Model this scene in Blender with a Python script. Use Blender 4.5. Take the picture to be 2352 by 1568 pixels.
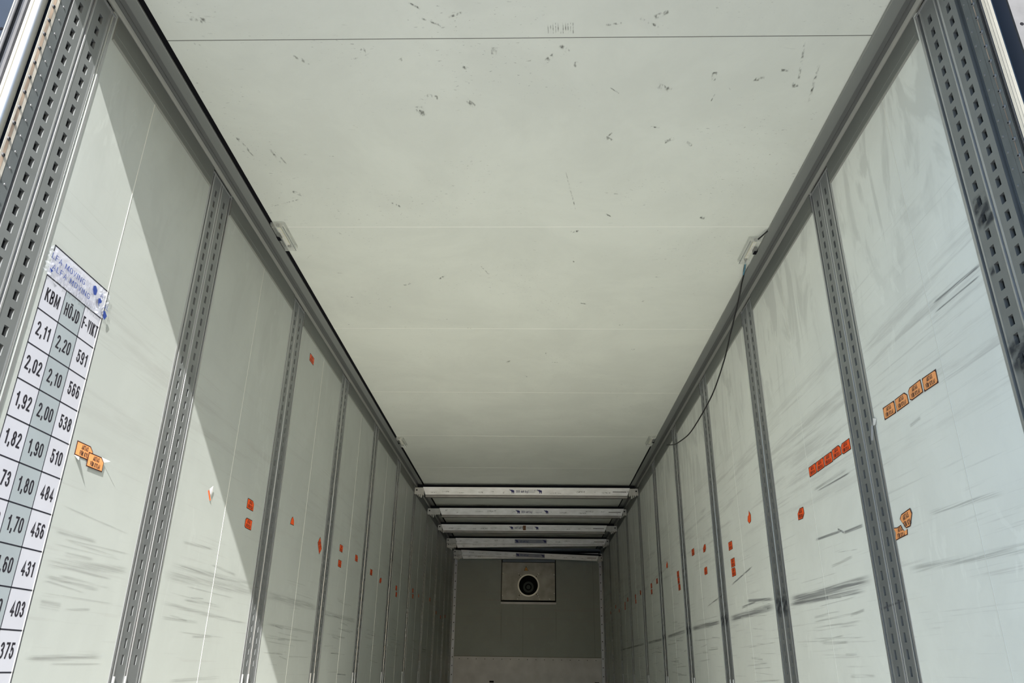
import bpy, bmesh, math, random
from mathutils import Vector, Matrix
S = bpy.context.scene
C = S.collection
for o in list(bpy.data.objects): bpy.data.objects.remove(o)
random.seed(4)
Z0 = 0.76            # camera height above the trailer floor; builders below use heights measured from the camera
# ------------------------------------------------------------------ camera
cd = bpy.data.cameras.new('camera'); cam = bpy.data.objects.new('camera', cd); C.objects.link(cam)
PT, YW, RL = 0.4074677, -0.0296472, 0.0150858
F = Vector((math.sin(YW)*math.cos(PT), math.cos(YW)*math.cos(PT), math.sin(PT)))
R0 = F.cross(Vector((0, 0, 1))).normalized(); U0 = R0.cross(F)
Rv = R0*math.cos(RL)+U0*math.sin(RL); Uv = -R0*math.sin(RL)+U0*math.cos(RL)
cam.matrix_world = Matrix(((Rv.x, Uv.x, -F.x, .06712), (Rv.y, Uv.y, -F.y, 0), (Rv.z, Uv.z, -F.z, Z0), (0, 0, 0, 1)))
cd.sensor_width = 36; cd.lens = 1742.67/2352*36; cd.clip_start = .02; cd.clip_end = 500
S.camera = cam
# ------------------------------------------------------------------ world, sun, exposure
w = bpy.data.worlds.new('sky'); S.world = w; w.use_nodes = True
nt = w.node_tree; nt.nodes.clear()
sky = nt.nodes.new('ShaderNodeTexSky'); sky.sky_type = 'NISHITA'; sky.sun_disc = False
sky.sun_elevation = math.radians(31.6); sky.sun_rotation = math.radians(156); sky.air_density = 1.2; sky.dust_density = 1.0; sky.ozone_density = 2.0
bg = nt.nodes.new('ShaderNodeBackground'); bg.inputs[1].default_value = .33
wo = nt.nodes.new('ShaderNodeOutputWorld'); hs = nt.nodes.new('ShaderNodeHueSaturation'); hs.inputs['Saturation'].default_value = 1.3; nt.links.new(sky.outputs[0], hs.inputs['Color']); nt.links.new(hs.outputs[0], bg.inputs[0]); nt.links.new(bg.outputs[0], wo.inputs[0])
sd = bpy.data.lights.new('sun', 'SUN'); sd.energy = 15.0; sd.angle = .0095; sd.color = (1, .975, .94)
sun = bpy.data.objects.new('sun', sd); C.objects.link(sun)
sun.rotation_euler = Vector((-.165, 1, -.676)).to_track_quat('-Z', 'Y').to_euler(); sun.location = (3, -6, 6)
S.view_settings.view_transform = 'Standard'; S.view_settings.look = 'None'
S.view_settings.exposure = 0.0; S.view_settings.gamma = 1; S.view_settings.use_curve_mapping = False

# ------------------------------------------------------------------ materials
def mat(name, col, rough=.5, metal=0.0, noise=None, bump=None, spec=None):
    """noise=(scale, amount, (sx,sy,sz))  bump=(scale, strength)"""
    m = bpy.data.materials.new(name); m.use_nodes = True; n = m.node_tree; b = n.nodes['Principled BSDF']
    b.inputs['Roughness'].default_value = rough; b.inputs['Metallic'].default_value = metal
    if spec is not None: b.inputs['Specular IOR Level'].default_value = spec
    b.inputs['Base Color'].default_value = (*col, 1)
    tc = n.nodes.new('ShaderNodeTexCoord')
    if noise:
        mp = n.nodes.new('ShaderNodeMapping'); mp.inputs['Scale'].default_value = noise[2] if len(noise) > 2 else (1, 1, 1)
        n.links.new(tc.outputs['Object'], mp.inputs[0])
        t = n.nodes.new('ShaderNodeTexNoise'); t.inputs['Scale'].default_value = noise[0]; t.inputs['Detail'].default_value = 6
        n.links.new(mp.outputs[0], t.inputs['Vector'])
        r = n.nodes.new('ShaderNodeValToRGB'); r.color_ramp.elements[0].position = .3; r.color_ramp.elements[1].position = .7
        a = noise[1]; r.color_ramp.elements[0].color = (*[c*(1-a) for c in col], 1); r.color_ramp.elements[1].color = (*[min(1, c*(1+a)) for c in col], 1)
        n.links.new(t.outputs[0], r.inputs[0]); n.links.new(r.outputs[0], b.inputs['Base Color'])
    if bump:
        t = n.nodes.new('ShaderNodeTexNoise'); t.inputs['Scale'].default_value = bump[0]; n.links.new(tc.outputs['Object'], t.inputs['Vector'])
        bp = n.nodes.new('ShaderNodeBump'); bp.inputs['Strength'].default_value = bump[1]; bp.inputs['Distance'].default_value = .002
        n.links.new(t.outputs[0], bp.inputs['Height']); n.links.new(bp.outputs[0], b.inputs['Normal'])
    return m

def panel_mat(name, base, dirt=.3, wipes=.0, low=True, speck=0.0):
    m = bpy.data.materials.new(name); m.use_nodes = True; n = m.node_tree; b = n.nodes['Principled BSDF']; L = n.links.new
    b.inputs['Roughness'].default_value = .42; b.inputs['Specular IOR Level'].default_value = .4
    tc = n.nodes.new('ShaderNodeTexCoord'); sx = n.nodes.new('ShaderNodeSeparateXYZ'); L(tc.outputs['Object'], sx.inputs[0])
    def noise(scale, sc, det=6, dist=0, rough=.6):
        mp = n.nodes.new('ShaderNodeMapping'); mp.inputs['Scale'].default_value = sc; L(tc.outputs['Object'], mp.inputs[0])
        t = n.nodes.new('ShaderNodeTexNoise'); t.inputs['Scale'].default_value = scale; t.inputs['Detail'].default_value = det
        t.inputs['Roughness'].default_value = rough; t.inputs['Distortion'].default_value = dist
        L(mp.outputs[0], t.inputs['Vector']); return t.outputs[0]
    def ss(v, a, c, lo=0., hi=1.):
        r = n.nodes.new('ShaderNodeMapRange'); r.interpolation_type = 'SMOOTHSTEP'
        for i, x in enumerate((a, c, lo, hi)): r.inputs[i+1].default_value = x
        L(v, r.inputs[0]); return r.outputs[0]
    def mul(a, c):
        k = n.nodes.new('ShaderNodeMath'); k.operation = 'MULTIPLY'
        for i, x in enumerate((a, c)):
            if isinstance(x, (int, float)): k.inputs[i].default_value = x
            else: L(x, k.inputs[i])
        return k.outputs[0]
    def mix(f, c1, c2):
        k = n.nodes.new('ShaderNodeMix'); k.data_type = 'RGBA'
        L(f, k.inputs[0])
        for i, x in ((6, c1), (7, c2)):
            if isinstance(x, tuple): k.inputs[i].default_value = (*x, 1)
            else: L(x, k.inputs[i])
        return k.outputs[2]
    col = mix(ss(noise(1.7, (1, 1, 1), 9, .4, .68), .33, .67), tuple(c*.94 for c in base), tuple(min(1, c*1.03) for c in base))
    if low:
        hm = mul(ss(sx.outputs[2], .50, .80), ss(sx.outputs[2], 1.32, 1.02))       # band of cargo rubbing, at pallet height
        st = mul(ss(noise(2.2, (.3, .5, 9), 9, .25, .66), .50, .66), hm)
        col = mix(mul(st, dirt), col, (.26, .25, .24))
        st2 = mul(ss(noise(5, (.3, .35, 16), 6, .1), .58, .68), ss(sx.outputs[2], 1.55, 1.15))
        col = mix(mul(st2, dirt*.8), col, (.30, .29, .28))
    if wipes:
        wz = mul(ss(noise(1.9, (1, 2.6, .8), 4, 1.6), .47, .60), ss(sx.outputs[2], 1.0, 1.5))
        col = mix(mul(wz, wipes), col, tuple(c*.52 for c in base))
        w2 = mul(ss(noise(7, (1, 1.6, .7), 3, 1.2), .60, .64), ss(noise(1.5, (1, 1, 1), 2), .5, .6))
        col = mix(mul(w2, .35), col, tuple(min(1, c*1.12) for c in base))
    if speck:
        sp = mul(ss(noise(46, (1, 2.2, 1), 3), .64, .70), ss(noise(2.3, (1, 1, 1), 3), .50, .64))
        col = mix(mul(sp, speck), col, (.22, .22, .20))
        sp2 = mul(ss(noise(18, (1, 3.5, 1), 5, .6), .66, .72), ss(noise(1.3, (1, 1, 1), 2), .48, .6))
        col = mix(mul(sp2, speck*.6), col, (.30, .30, .27))
    L(col, b.inputs['Base Color'])
    return m

def scuff_mat(name, col, scale=(60, 60, 60), dens=.8, thr=.45):
    m = bpy.data.materials.new(name); m.use_nodes = True; n = m.node_tree; b = n.nodes['Principled BSDF']; L = n.links.new
    b.inputs['Base Color'].default_value = (*col, 1); b.inputs['Roughness'].default_value = .7
    tc = n.nodes.new('ShaderNodeTexCoord'); mp = n.nodes.new('ShaderNodeMapping'); mp.inputs['Scale'].default_value = scale
    L(tc.outputs['Object'], mp.inputs[0]); t = n.nodes.new('ShaderNodeTexNoise'); t.inputs['Scale'].default_value = 1; t.inputs['Detail'].default_value = 6
    L(mp.outputs[0], t.inputs['Vector'])
    r = n.nodes.new('ShaderNodeMapRange'); r.inputs[1].default_value = thr; r.inputs[2].default_value = thr+.22; L(t.outputs[0], r.inputs[0])
    uv = n.nodes.new('ShaderNodeUVMap'); uv.uv_map = 'UVMap'; s = n.nodes.new('ShaderNodeSeparateXYZ'); L(uv.outputs[0], s.inputs[0])
    def tri(o, f=.35):
        a = n.nodes.new('ShaderNodeMath'); a.operation = 'PINGPONG'; a.inputs[1].default_value = .5; L(o, a.inputs[0])
        k = n.nodes.new('ShaderNodeMapRange'); k.interpolation_type = 'SMOOTHSTEP'; k.inputs[1].default_value = 0; k.inputs[2].default_value = f; L(a.outputs[0], k.inputs[0]); return k.outputs[0]
    a = n.nodes.new('ShaderNodeMath'); a.operation = 'MULTIPLY'; L(tri(s.outputs[0], .16), a.inputs[0]); L(tri(s.outputs[1]), a.inputs[1])
    c = n.nodes.new('ShaderNodeMath'); c.operation = 'MULTIPLY'; L(a.outputs[0], c.inputs[0]); L(r.outputs[0], c.inputs[1])
    d = n.nodes.new('ShaderNodeMath'); d.operation = 'MULTIPLY'; L(c.outputs[0], d.inputs[0]); d.inputs[1].default_value = dens
    L(d.outputs[0], b.inputs['Alpha'])
    return m

M = dict(
    wallL=panel_mat('panel_wall_left', (.46, .49, .465), .22, .10),  # same panels as the right wall, base darkened to put shade into the colour
    wallR=panel_mat('panel_wall_right', (.76, .785, .745), .28, .35),  # lighter copy of the same panels; extra brightness sits in the base colour
    ceil=panel_mat('panel_ceiling', (.72, .74, .67), 0, 0, False, .45),
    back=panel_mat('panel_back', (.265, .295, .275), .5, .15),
    seam=mat('light_seam', (.66, .66, .61), .5), seamc=mat('ceiling_seam', (.90, .90, .83), .5), seamdark=mat('dark_seam', (.16, .16, .14), .6),
    floor=mat('floor_aluminium', (.66, .65, .59), .21, .65, (3, .12)),
    skin=mat('outer_skin', (.6, .6, .6), .5),
    ground=mat('yard_ground', (.22, .22, .22), .9, 0, (.5, .15)),
    alu=mat('galvanised_rail', (.225, .238, .242), .38, .45, (3, .08, (1, 1, 3))),
    alub=mat('bright_lip', (.46, .47, .48), .30, .7),
    pocket=mat('rail_pocket', (.045, .047, .05), .6, .2),
    cove=mat('cove_metal', (.17, .18, .17), .48, .25, (2, .08, (4, .3, 4))),
    covel=mat('cove_bead', (.30, .305, .28), .4, .25), coved=mat('cove_channel', (.13, .135, .13), .5, .25),
    covef=mat('cove_flange', (.24, .25, .235), .4, .2),
    black=mat('black_rubber', (.005, .005, .007), .8, spec=.12), grub=mat('grey_rubber', (.032, .032, .035), .6, 0, (20, .3)),
    steel=mat('stainless_tube', (.36, .355, .33), .32, .9, (6, .1, (1, 1, .2))),
    post=mat('grey_primer_band', (.135, .15, .155), .5, .3, (14, .12)),
    rust=mat('rusty_strip', (.50, .47, .41), .6, .1, (18, .35, (1, 1, .6)), (60, .3)),
    stain=mat('rust_stain', (.33, .25, .19), .85, 0, (22, .55, (1, 1, .3))),
    ivory=mat('ivory_frame_paint', (.235, .225, .19), .5, 0, (12, .06), (80, .2)),
    blue=mat('dark_blue_paint', (.0035, .0085, .018), .5, 0, (10, .3)),
    bluel=mat('blue_grey_paint', (.05, .075, .105), .4),
    galv=mat('galvanised_plate', (.055, .056, .06), .65, 0, (30, .18)),
    orange=mat('orange_label', (.90, .10, .010), .5, 0, (14, .1)), orangef=mat('faded_orange_label', (.88, .36, .13), .5, 0, (14, .1)),
    ink=mat('black_ink', (.014, .012, .02), .6), inkr=mat('dark_border_ink', (.05, .01, .006), .6),
    paper=mat('white_vinyl', (.53, .54, .60), .45, 0, (8, .03)), cell=mat('grey_vinyl', (.33, .375, .40), .45, 0, (8, .04)),
    line=mat('navy_black_line', (.012, .012, .022), .5),
    tape=mat('packing_tape_print', (.02, .05, .26), .4), tapel=mat('faded_tape_print', (.36, .37, .45), .5),
    white=mat('torn_white_paper', (.75, .74, .72), .7, 0, (30, .1)),
    beam=mat('beam_aluminium', (.93, .93, .91), .42, .1, (9, .14, (1, 1, 2))), beamd=mat('beam_lower_lip', (.20, .19, .18), .45, .4, (6, .2)),
    beame=mat('beam_end_steel', (.48, .48, .45), .5, .3, (20, .12)), scr=scuff_mat('beam_scratch', (.05, .05, .05), (90, 90, 120), .75, .44),
    logo=mat('navy_logo', (.02, .02, .12), .5), dullsticker=mat('dull_silver_label', (.27, .28, .33), .5), brown=mat('brown_tape', (.17, .075, .03), .6),
    fanplate=mat('fan_unit_plate', (.25, .25, .23), .45, .3, (6, .22)), fanring=mat('fan_ring', (.62, .62, .58), .4, .3), fandark=mat('fan_dark', (.006, .007, .008), .8, spec=.1), fanhub=mat('fan_hub', (.05, .058, .055), .6, spec=.2),
    hazard=mat('hazard_yellow', (.75, .33, .02), .5), trim=mat('corner_trim', (.42, .44, .50), .45, .3, (8, .1)), kick=mat('kick_plate', (.50, .49, .50), .5, .2, (5, .12)),
    duct=mat('blue_grey_strip', (.13, .16, .20), .5), rivetd=mat('dull_rivet', (.17, .175, .18), .45, .3), bolt=mat('bolt_metal', (.35, .34, .33), .35, .8),
    scuffd=scuff_mat('rubber_scuff', (.10, .10, .115), (30, 2.6, 240), .50, .30), scuffl=scuff_mat('light_scuff', (.25, .25, .24), (30, 4, 300), .27, .36),
    scuffc=scuff_mat('ceiling_scuff', (.12, .12, .10), (90, 40, 90), .65, .46), stainb=scuff_mat('black_grease', (.03, .035, .045), (25, 25, 40), .72, .36),
    led=mat('led_board', (.86, .82, .62), .5), cable=mat('cable_black', (.006, .006, .007), .45), wire=mat('blue_wire', (.08, .22, .30), .5))
g = bpy.data.materials.new('clear_acrylic'); g.use_nodes = True; gb = g.node_tree.nodes['Principled BSDF']
gb.inputs['Base Color'].default_value = (.93, .95, .92, 1); gb.inputs['Transmission Weight'].default_value = .9; gb.inputs['Roughness'].default_value = .12; gb.inputs['IOR'].default_value = 1.35; gb.inputs['Transmission Weight'].default_value = 0; gb.inputs['Alpha'].default_value = .26; gb.inputs['Base Color'].default_value = (.78, .80, .74, 1)
M['acrylic'] = g

# ------------------------------------------------------------------ mesh helpers
class MB:
    def __init__(s): s.v = []; s.f = []; s.m = []; s.uv = {}
    def poly(s, pts, mi=0, uv=None):
        i = len(s.v); s.v += [tuple(p) for p in pts]; s.f.append(list(range(i, i+len(pts)))); s.m.append(mi)
        if uv: s.uv[len(s.f)-1] = uv
    def box(s, x0, x1, y0, y1, z0, z1, mi=0):
        i = len(s.v)
        s.v += [(x, y, z) for z in (z0, z1) for y in (y0, y1) for x in (x0, x1)]
        for q in ((0, 2, 3, 1), (4, 5, 7, 6), (0, 1, 5, 4), (2, 6, 7, 3), (0, 4, 6, 2), (1, 3, 7, 5)):
            s.f.append([i+k for k in q]); s.m.append(mi)
    def extrude(s, prof, fn, a, b, mi=0, close=False, caps=False):
        """prof points swept from a to b; fn(p, t) -> xyz; mi int or list per segment"""
        i = len(s.v); n = len(prof)
        for t in (a, b):
            for p in prof: s.v.append(tuple(fn(p, t)))
        for k in range(n if close else n-1):
            j = (k+1) % n
            s.f.append([i+k, i+j, i+n+j, i+n+k]); s.m.append(mi if isinstance(mi, int) else mi[k])
        if caps:
            s.f.append([i+k for k in range(n)][::-1]); s.m.append(mi if isinstance(mi, int) else mi[0])
            s.f.append([i+n+k for k in range(n)]); s.m.append(mi if isinstance(mi, int) else mi[0])
    def disc(s, c, ax, r, h, n=12, mi=0, r2=None):
        """short cylinder at c along ax"""
        ax = Vector(ax).normalized(); t = ax.orthogonal().normalized(); q = ax.cross(t); c = Vector(c); r2 = r if r2 is None else r2
        i = len(s.v)
        for rr, hh in ((r, 0), (r2, h)):
            for k in range(n):
                a = 2*math.pi*k/n; s.v.append(tuple(c+ax*hh+(t*math.cos(a)+q*math.sin(a))*rr))
        for k in range(n): s.f.append([i+k, i+(k+1) % n, i+n+(k+1) % n, i+n+k]); s.m.append(mi)
        s.f.append([i+n+k for k in range(n)]); s.m.append(mi); s.f.append([i+k for k in range(n)][::-1]); s.m.append(mi)
    def ring(s, c, ax, r0, r1, h, n=40, mi=0):
        ax = Vector(ax).normalized(); t = ax.orthogonal().normalized(); q = ax.cross(t); c = Vector(c); i = len(s.v)
        for rr, hh in ((r0, 0), (r0, h), (r1, h), (r1, 0)):
            for k in range(n):
                a = 2*math.pi*k/n; s.v.append(tuple(c+ax*hh+(t*math.cos(a)+q*math.sin(a))*rr))
        for l in range(4):
            for k in range(n):
                s.f.append([i+l*n+k, i+l*n+(k+1) % n, i+((l+1) % 4)*n+(k+1) % n, i+((l+1) % 4)*n+k]); s.m.append(mi)
    def tube(s, pts, r, n=8, mi=0):
        i = len(s.v); pts = [Vector(p) for p in pts]; N = len(pts)
        for k, p in enumerate(pts):
            d = (pts[min(k+1, N-1)]-pts[max(k-1, 0)]).normalized(); t = d.orthogonal().normalized() if k == 0 else (tp-d*tp.dot(d)).normalized(); tp = t; q = d.cross(t)
            for a in range(n): s.v.append(tuple(p+(t*math.cos(2*math.pi*a/n)+q*math.sin(2*math.pi*a/n))*r))
        for k in range(N-1):
            for a in range(n): s.f.append([i+k*n+a, i+k*n+(a+1) % n, i+(k+1)*n+(a+1) % n, i+(k+1)*n+a]); s.m.append(mi)
        s.f.append([i+a for a in range(n)][::-1]); s.m.append(mi); s.f.append([i+(N-1)*n+a for a in range(n)]); s.m.append(mi)
    def build(s, name, mats, parent=None, org=(0, 0, 0), smooth=False, recalc=True):
        me = bpy.data.meshes.new(name); o3 = Vector(org)
        me.from_pydata([tuple(Vector(v)-o3) for v in s.v], [], s.f)
        for k in (mats if isinstance(mats, (list, tuple)) else [mats]): me.materials.append(M[k] if isinstance(k, str) else k)
        for p, mi in zip(me.polygons, s.m): p.material_index = mi; p.use_smooth = smooth
        if s.uv:
            ul = me.uv_layers.new(name='UVMap')
            for fi, uv in s.uv.items():
                for li, c in zip(me.polygons[fi].loop_indices, uv): ul.data[li].uv = c
        if recalc:
            bm = bmesh.new(); bm.from_mesh(me); bmesh.ops.recalc_face_normals(bm, faces=bm.faces); bm.to_mesh(me); bm.free()
        if smooth:
            try: me.set_sharp_from_angle(angle=math.radians(35))
            except Exception: pass
        o = bpy.data.objects.new(name, me); C.objects.link(o)
        return place(o, parent, org)
def place(o, parent, org):
    if parent is None: o.location = (org[0], org[1], org[2]+Z0)
    else: o.parent = parent; o.location = Vector((org[0], org[1], org[2]+Z0))-abs_loc(parent)
    return o
def abs_loc(o):
    v = Vector(o.location)
    while o.parent: o = o.parent; v += o.location
    return v
def empty(name, org, label, cat, group=None):
    o = bpy.data.objects.new(name, None); C.objects.link(o); o.empty_display_size = .05; place(o, None, org)
    return tag(o, label, cat, group)
def tag(o, label, cat, group=None):
    o['label'] = label; o['category'] = cat
    if group: o['group'] = group
    return o
def struct(o): o['kind'] = 'structure'; return o
XW = 1.24
TXT = {}
def _arc(cx, cy, rx, ry, a0, a1, n=9):
    return [(cx+rx*math.cos(math.radians(a0+(a1-a0)*k/n)), cy+ry*math.sin(math.radians(a0+(a1-a0)*k/n))) for k in range(n+1)]
_O = _arc(.18, .78, .18, .22, 180, 0)+_arc(.18, .22, .18, .22, 0, -180)+[(0, .78)]
_six = _arc(.18, .80, .17, .20, 25, 180)+[(0, .28)]+_arc(.18, .30, .18, .30, 180, 540, 16)
GL = {'O': (.36, [_O]), '0': (.36, [_O]), 'Ö': (.36, [_O, [(.07, 1.19), (.085, 1.19)], [(.275, 1.19), (.29, 1.19)]]),
  '1': (.22, [[(.0, .78), (.12, .84), (.19, .98)], [(.19, 1), (.19, 0)]]), '2': (.36, [_arc(.18, .77, .18, .23, 172, -35)+[(.02, .04)], [(.0, 0), (.37, 0)]]),
  '3': (.36, [_arc(.17, .76, .16, .24, 165, -90), _arc(.17, .27, .19, .27, 90, -165)]), '4': (.38, [[(.28, 0), (.28, .98), (.02, .28)], [(0, .26), (.40, .26)]]),
  '5': (.36, [[(.34, 1), (.06, 1), (.03, .50)]+_arc(.17, .33, .19, .33, 125, -165)]), '6': (.36, [_six]), '9': (.36, [[(.36-x, 1-y) for x, y in _six]]),
  '7': (.34, [[(0, 1), (.35, 1), (.12, 0)]]), '8': (.36, [_arc(.18, .76, .155, .24, 0, 360, 16), _arc(.18, .27, .185, .27, 0, 360, 16)]),
  ',': (.05, [[(.03, .06), (.04, -.02), (.0, -.17)]]), '-': (.16, [[(0, .4), (.16, .4)]]), '!': (.04, [[(.02, 1), (.02, .3)], [(.02, .06), (.02, -.02)]]), ' ': (.10, []),
  'A': (.40, [[(0, 0), (.20, 1), (.40, 0)], [(.07, .30), (.33, .30)]]), 'B': (.34, [[(.2, .53), (0, .53), (0, 1), (.17, 1)]+_arc(.17, .765, .15, .235, 90, -90), [(.17, .53)]+_arc(.18, .265, .17, .265, 90, -90)+[(0, 0), (0, .53)]]),
  'D': (.36, [[(.14, 1)]+_arc(.14, .5, .22, .5, 90, -90, 14)+[(0, 0), (0, 1), (.14, 1)]]), 'F': (.30, [[(0, 0), (0, 1), (.31, 1)], [(0, .52), (.27, .52)]]), 'G': (.38, [_arc(.19, .78, .19, .22, 20, 180)+_arc(.19, .22, .19, .22, 180, 360)+[(.38, .46), (.22, .46)]]),
  'H': (.36, [[(0, 0), (0, 1)], [(.36, 0), (.36, 1)], [(0, .52), (.36, .52)]]), 'I': (.0, [[(0, 0), (0, 1)]]), 'J': (.26, [[(.25, 1), (.25, .22)]+_arc(.12, .22, .13, .22, 0, -170)]),
  'K': (.36, [[(0, 0), (0, 1)], [(.34, 1), (0, .42)], [(.12, .62), (.37, 0)]]), 'L': (.28, [[(0, 1), (0, 0), (.29, 0)]]), 'M': (.48, [[(0, 0), (0, 1)], [(.02, 1), (.24, .1), (.46, 1)], [(.48, 1), (.48, 0)]]), 'N': (.40, [[(0, 0), (0, 1)], [(0, 1), (.40, 0)], [(.40, 0), (.40, 1)]]),
  'R': (.34, [[(0, 0), (0, 1), (.17, 1)]+_arc(.17, .76, .16, .24, 90, -90)+[(0, .52)], [(.17, .52), (.35, 0)]]), 'S': (.34, [_arc(.17, .76, .16, .24, 25, 250)+_arc(.17, .26, .18, .26, 75, -160)]), 'T': (.36, [[(0, 1), (.36, 1)], [(.18, 1), (.18, 0)]]),
  'V': (.38, [[(0, 1), (.19, 0), (.38, 1)]]), 'Y': (.38, [[(0, 1), (.19, .45), (.38, 1)], [(.19, .45), (.19, 0)]]), '(': (.12, [_arc(.14, .42, .14, .66, 120, 240)]), ')': (.12, [_arc(-.02, .42, .14, .66, 60, -60)]),
  'd': (.30, [_arc(.15, .3, .15, .3, 0, 360, 14), [(.30, 1), (.30, 0)]]), 'a': (.30, [_arc(.15, .3, .15, .3, 0, 360, 14), [(.30, .6), (.30, 0)]]), 'g': (.30, [_arc(.15, .3, .15, .3, 0, 360, 14), [(.30, .6), (.30, -.15)]+_arc(.15, -.15, .15, .15, 0, -150)]),
  'k': (.28, [[(0, 0), (0, 1)], [(.26, .62), (0, .26)], [(.10, .38), (.28, 0)]])}
def text_mesh(s, h, wsc=1.0, wt=.14, gap=.17):
    """flat stroke lettering centred on the origin; cap height h, width factor wsc, stroke weight wt*h"""
    key = (s, h, wsc, wt)
    if key in TXT: return TXT[key]
    V = []; Fc = []; t = wt*h/2; lines = s.split('\n'); y0 = 0; ext = []
    nz = 0
    for li, ln in enumerate(lines):
        x = 0; segs = []
        for chh in ln:
            wd, st = GL[chh]
            for path in st: segs.append([((x+a)*h*wsc, b*h) for a, b in path])
            x += wd+gap+wt/wsc*.9
        W_ = (x-gap-wt/wsc*.9)*h*wsc
        for path in segs:
            P_ = [Vector((a-W_/2, b-li*h*1.55, 0)) for a, b in path]; n = len(P_); closed = (P_[0]-P_[-1]).length < 1e-7
            b0 = len(V); nz += 1; zo = (nz % 5)*.00002
            for k in range(n):
                pa = P_[k-1] if k else (P_[-2] if closed else None); pb = P_[k+1] if k < n-1 else (P_[1] if closed else None)
                d0 = (P_[k]-pa).normalized() if pa is not None and (P_[k]-pa).length > 1e-9 else None; d1 = (pb-P_[k]).normalized() if pb is not None and (pb-P_[k]).length > 1e-9 else None
                d = ((d0 or d1)+(d1 or d0)); d = d.normalized() if d.length > 1e-6 else (d0 or d1)
                q = Vector((-d.y, d.x, 0)); c = max(.5, q.dot(Vector((-(d0 or d1).y, (d0 or d1).x, 0))))
                e = Vector((0, 0, 0))
                if not closed and k in (0, n-1): e = (-(d1 or d0) if k == 0 else (d0 or d1))*t*.9
                V += [(*(P_[k]+q*t/c+e).xy, zo), (*(P_[k]-q*t/c+e).xy, zo)]
            for k in range(n-1): Fc.append([b0+2*k, b0+2*k+1, b0+2*k+3, b0+2*k+2])
    me = bpy.data.meshes.new('lettering'); cy = (h-(len(lines)-1)*h*1.55)/2
    me.from_pydata([(a, b-cy, c_) for a, b, c_ in V], [], Fc); TXT[key] = me; return me
def put_text(me, mname, parent, org, right, up, name='lettering', rot=0):
    """place a flat text mesh at org with reading direction right and up"""
    key = (me.name, mname)
    m2 = me.copy(); m2.materials.clear(); m2.materials.append(M[mname])
    r = Vector(right).normalized(); u = Vector(up).normalized()
    if rot: r, u = r*math.cos(rot)+u*math.sin(rot), u*math.cos(rot)-r*math.sin(rot)
    nn = r.cross(u); mx = Matrix((r, u, nn)).transposed().to_4x4(); m2.transform(mx)
    o = bpy.data.objects.new(name, m2); C.objects.link(o); return place(o, parent, org)

# ------------------------------------------------------------------ shell
RAIL = lambda k: (2.642+1.1518*(k-1)) if k else 1.6425
RAILR = lambda k: (2.630+1.1505*(k-1)) if k else 1.670
YB = 13.25
def scuff(mb, side, y0, z0, y1, z1, wd, mi, off=.0006):
    x = side*(XW-off); d = Vector((0, y1-y0, z1-z0)); t = Vector((0, -d.z, d.y)).normalized()*wd/2
    a, b = Vector((x, y0, z0)), Vector((x, y1, z1))
    mb.poly([a-t, b-t, b+t, a+t], mi, [(0, 0), (1, 0), (1, 1), (0, 1)])
def make_wall(side, name, mname, rail, first, seams, scs):
    mb = MB(); edges = [first]
    for k in range(1, 11): edges += [rail(k)-.097, rail(k)+.097]
    edges.append(YB)
    for a, b in zip(edges[::2], edges[1::2]):
        x0, x1 = sorted((side*XW, side*(XW+.035))); mb.box(x0, x1, a, b, -Z0, 1.90, 0)
    for y in seams:
        x0, x1 = sorted((side*(XW-.0008), side*(XW+.002))); mb.box(x0, x1, y-.0012, y+.0012, -Z0, 1.80, 1)
    for s in scs: scuff(mb, side, *s)
    x0, x1 = sorted((side*(XW+.035), side*(XW+.06))); mb.box(x0, x1, 1.55, YB+.06, -Z0-.15, 2.0, 4)
    return struct(mb.build(name, [mname, 'seam', 'scuffd', 'scuffl', 'skin'], recalc=False))
rng = random.Random(7)
sL = [(2.07, .246, 2.53, .277, .035, 3), (2.75, .29, 3.75, .318, .05, 3), (2.8, .33, 3.7, .345, .03, 3), (3.85, .32, 4.9, .325, .05, 3), (4.9, .31, 6.0, .31, .04, 3), (2.09, .143, 2.2, .14, .03, 3), (2.75, .2, 3.72, .17, .02, 3), (3.9, .19, 4.9, .18, .02, 3)]
sR = [(2.735, .302, 3.68, .303, .045, 2), (2.8, .272, 3.70, .285, .022, 2), (3.88, .298, 4.82, .288, .045, 2), (3.9, .33, 4.4, .36, .02, 2), (5.03, .29, 5.98, .288, .04, 2), (6.18, .285, 7.1, .275, .035, 2), (7.3, .265, 8.3, .262, .03, 2), (8.4, .26, 11, .25, .025, 2),
      (3.243, .508, 2.945, .498, .014, 2), (2.99, .512, 2.93, .488, .012, 2), (2.945, .488, 2.746, .485, .016, 2), (3.19, .701, 2.80, .70, .016, 3), (3.15, .69, 2.78, .683, .009, 2), (1.76, .99, 2.035, 1.0, .012, 2), (1.78, .965, 2.034, .971, .007, 2),
      (2.30, .71, 2.22, .715, .016, 3), (2.52, .22, 2.74, .2, .01, 2), (1.8, .28, 2.5, .30, .03, 3), (1.9, .42, 2.3, .44, .02, 3), (4.2, .52, 4.7, .47, .012, 2), (4.9, .44, 5.4, .40, .012, 2)]
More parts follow.
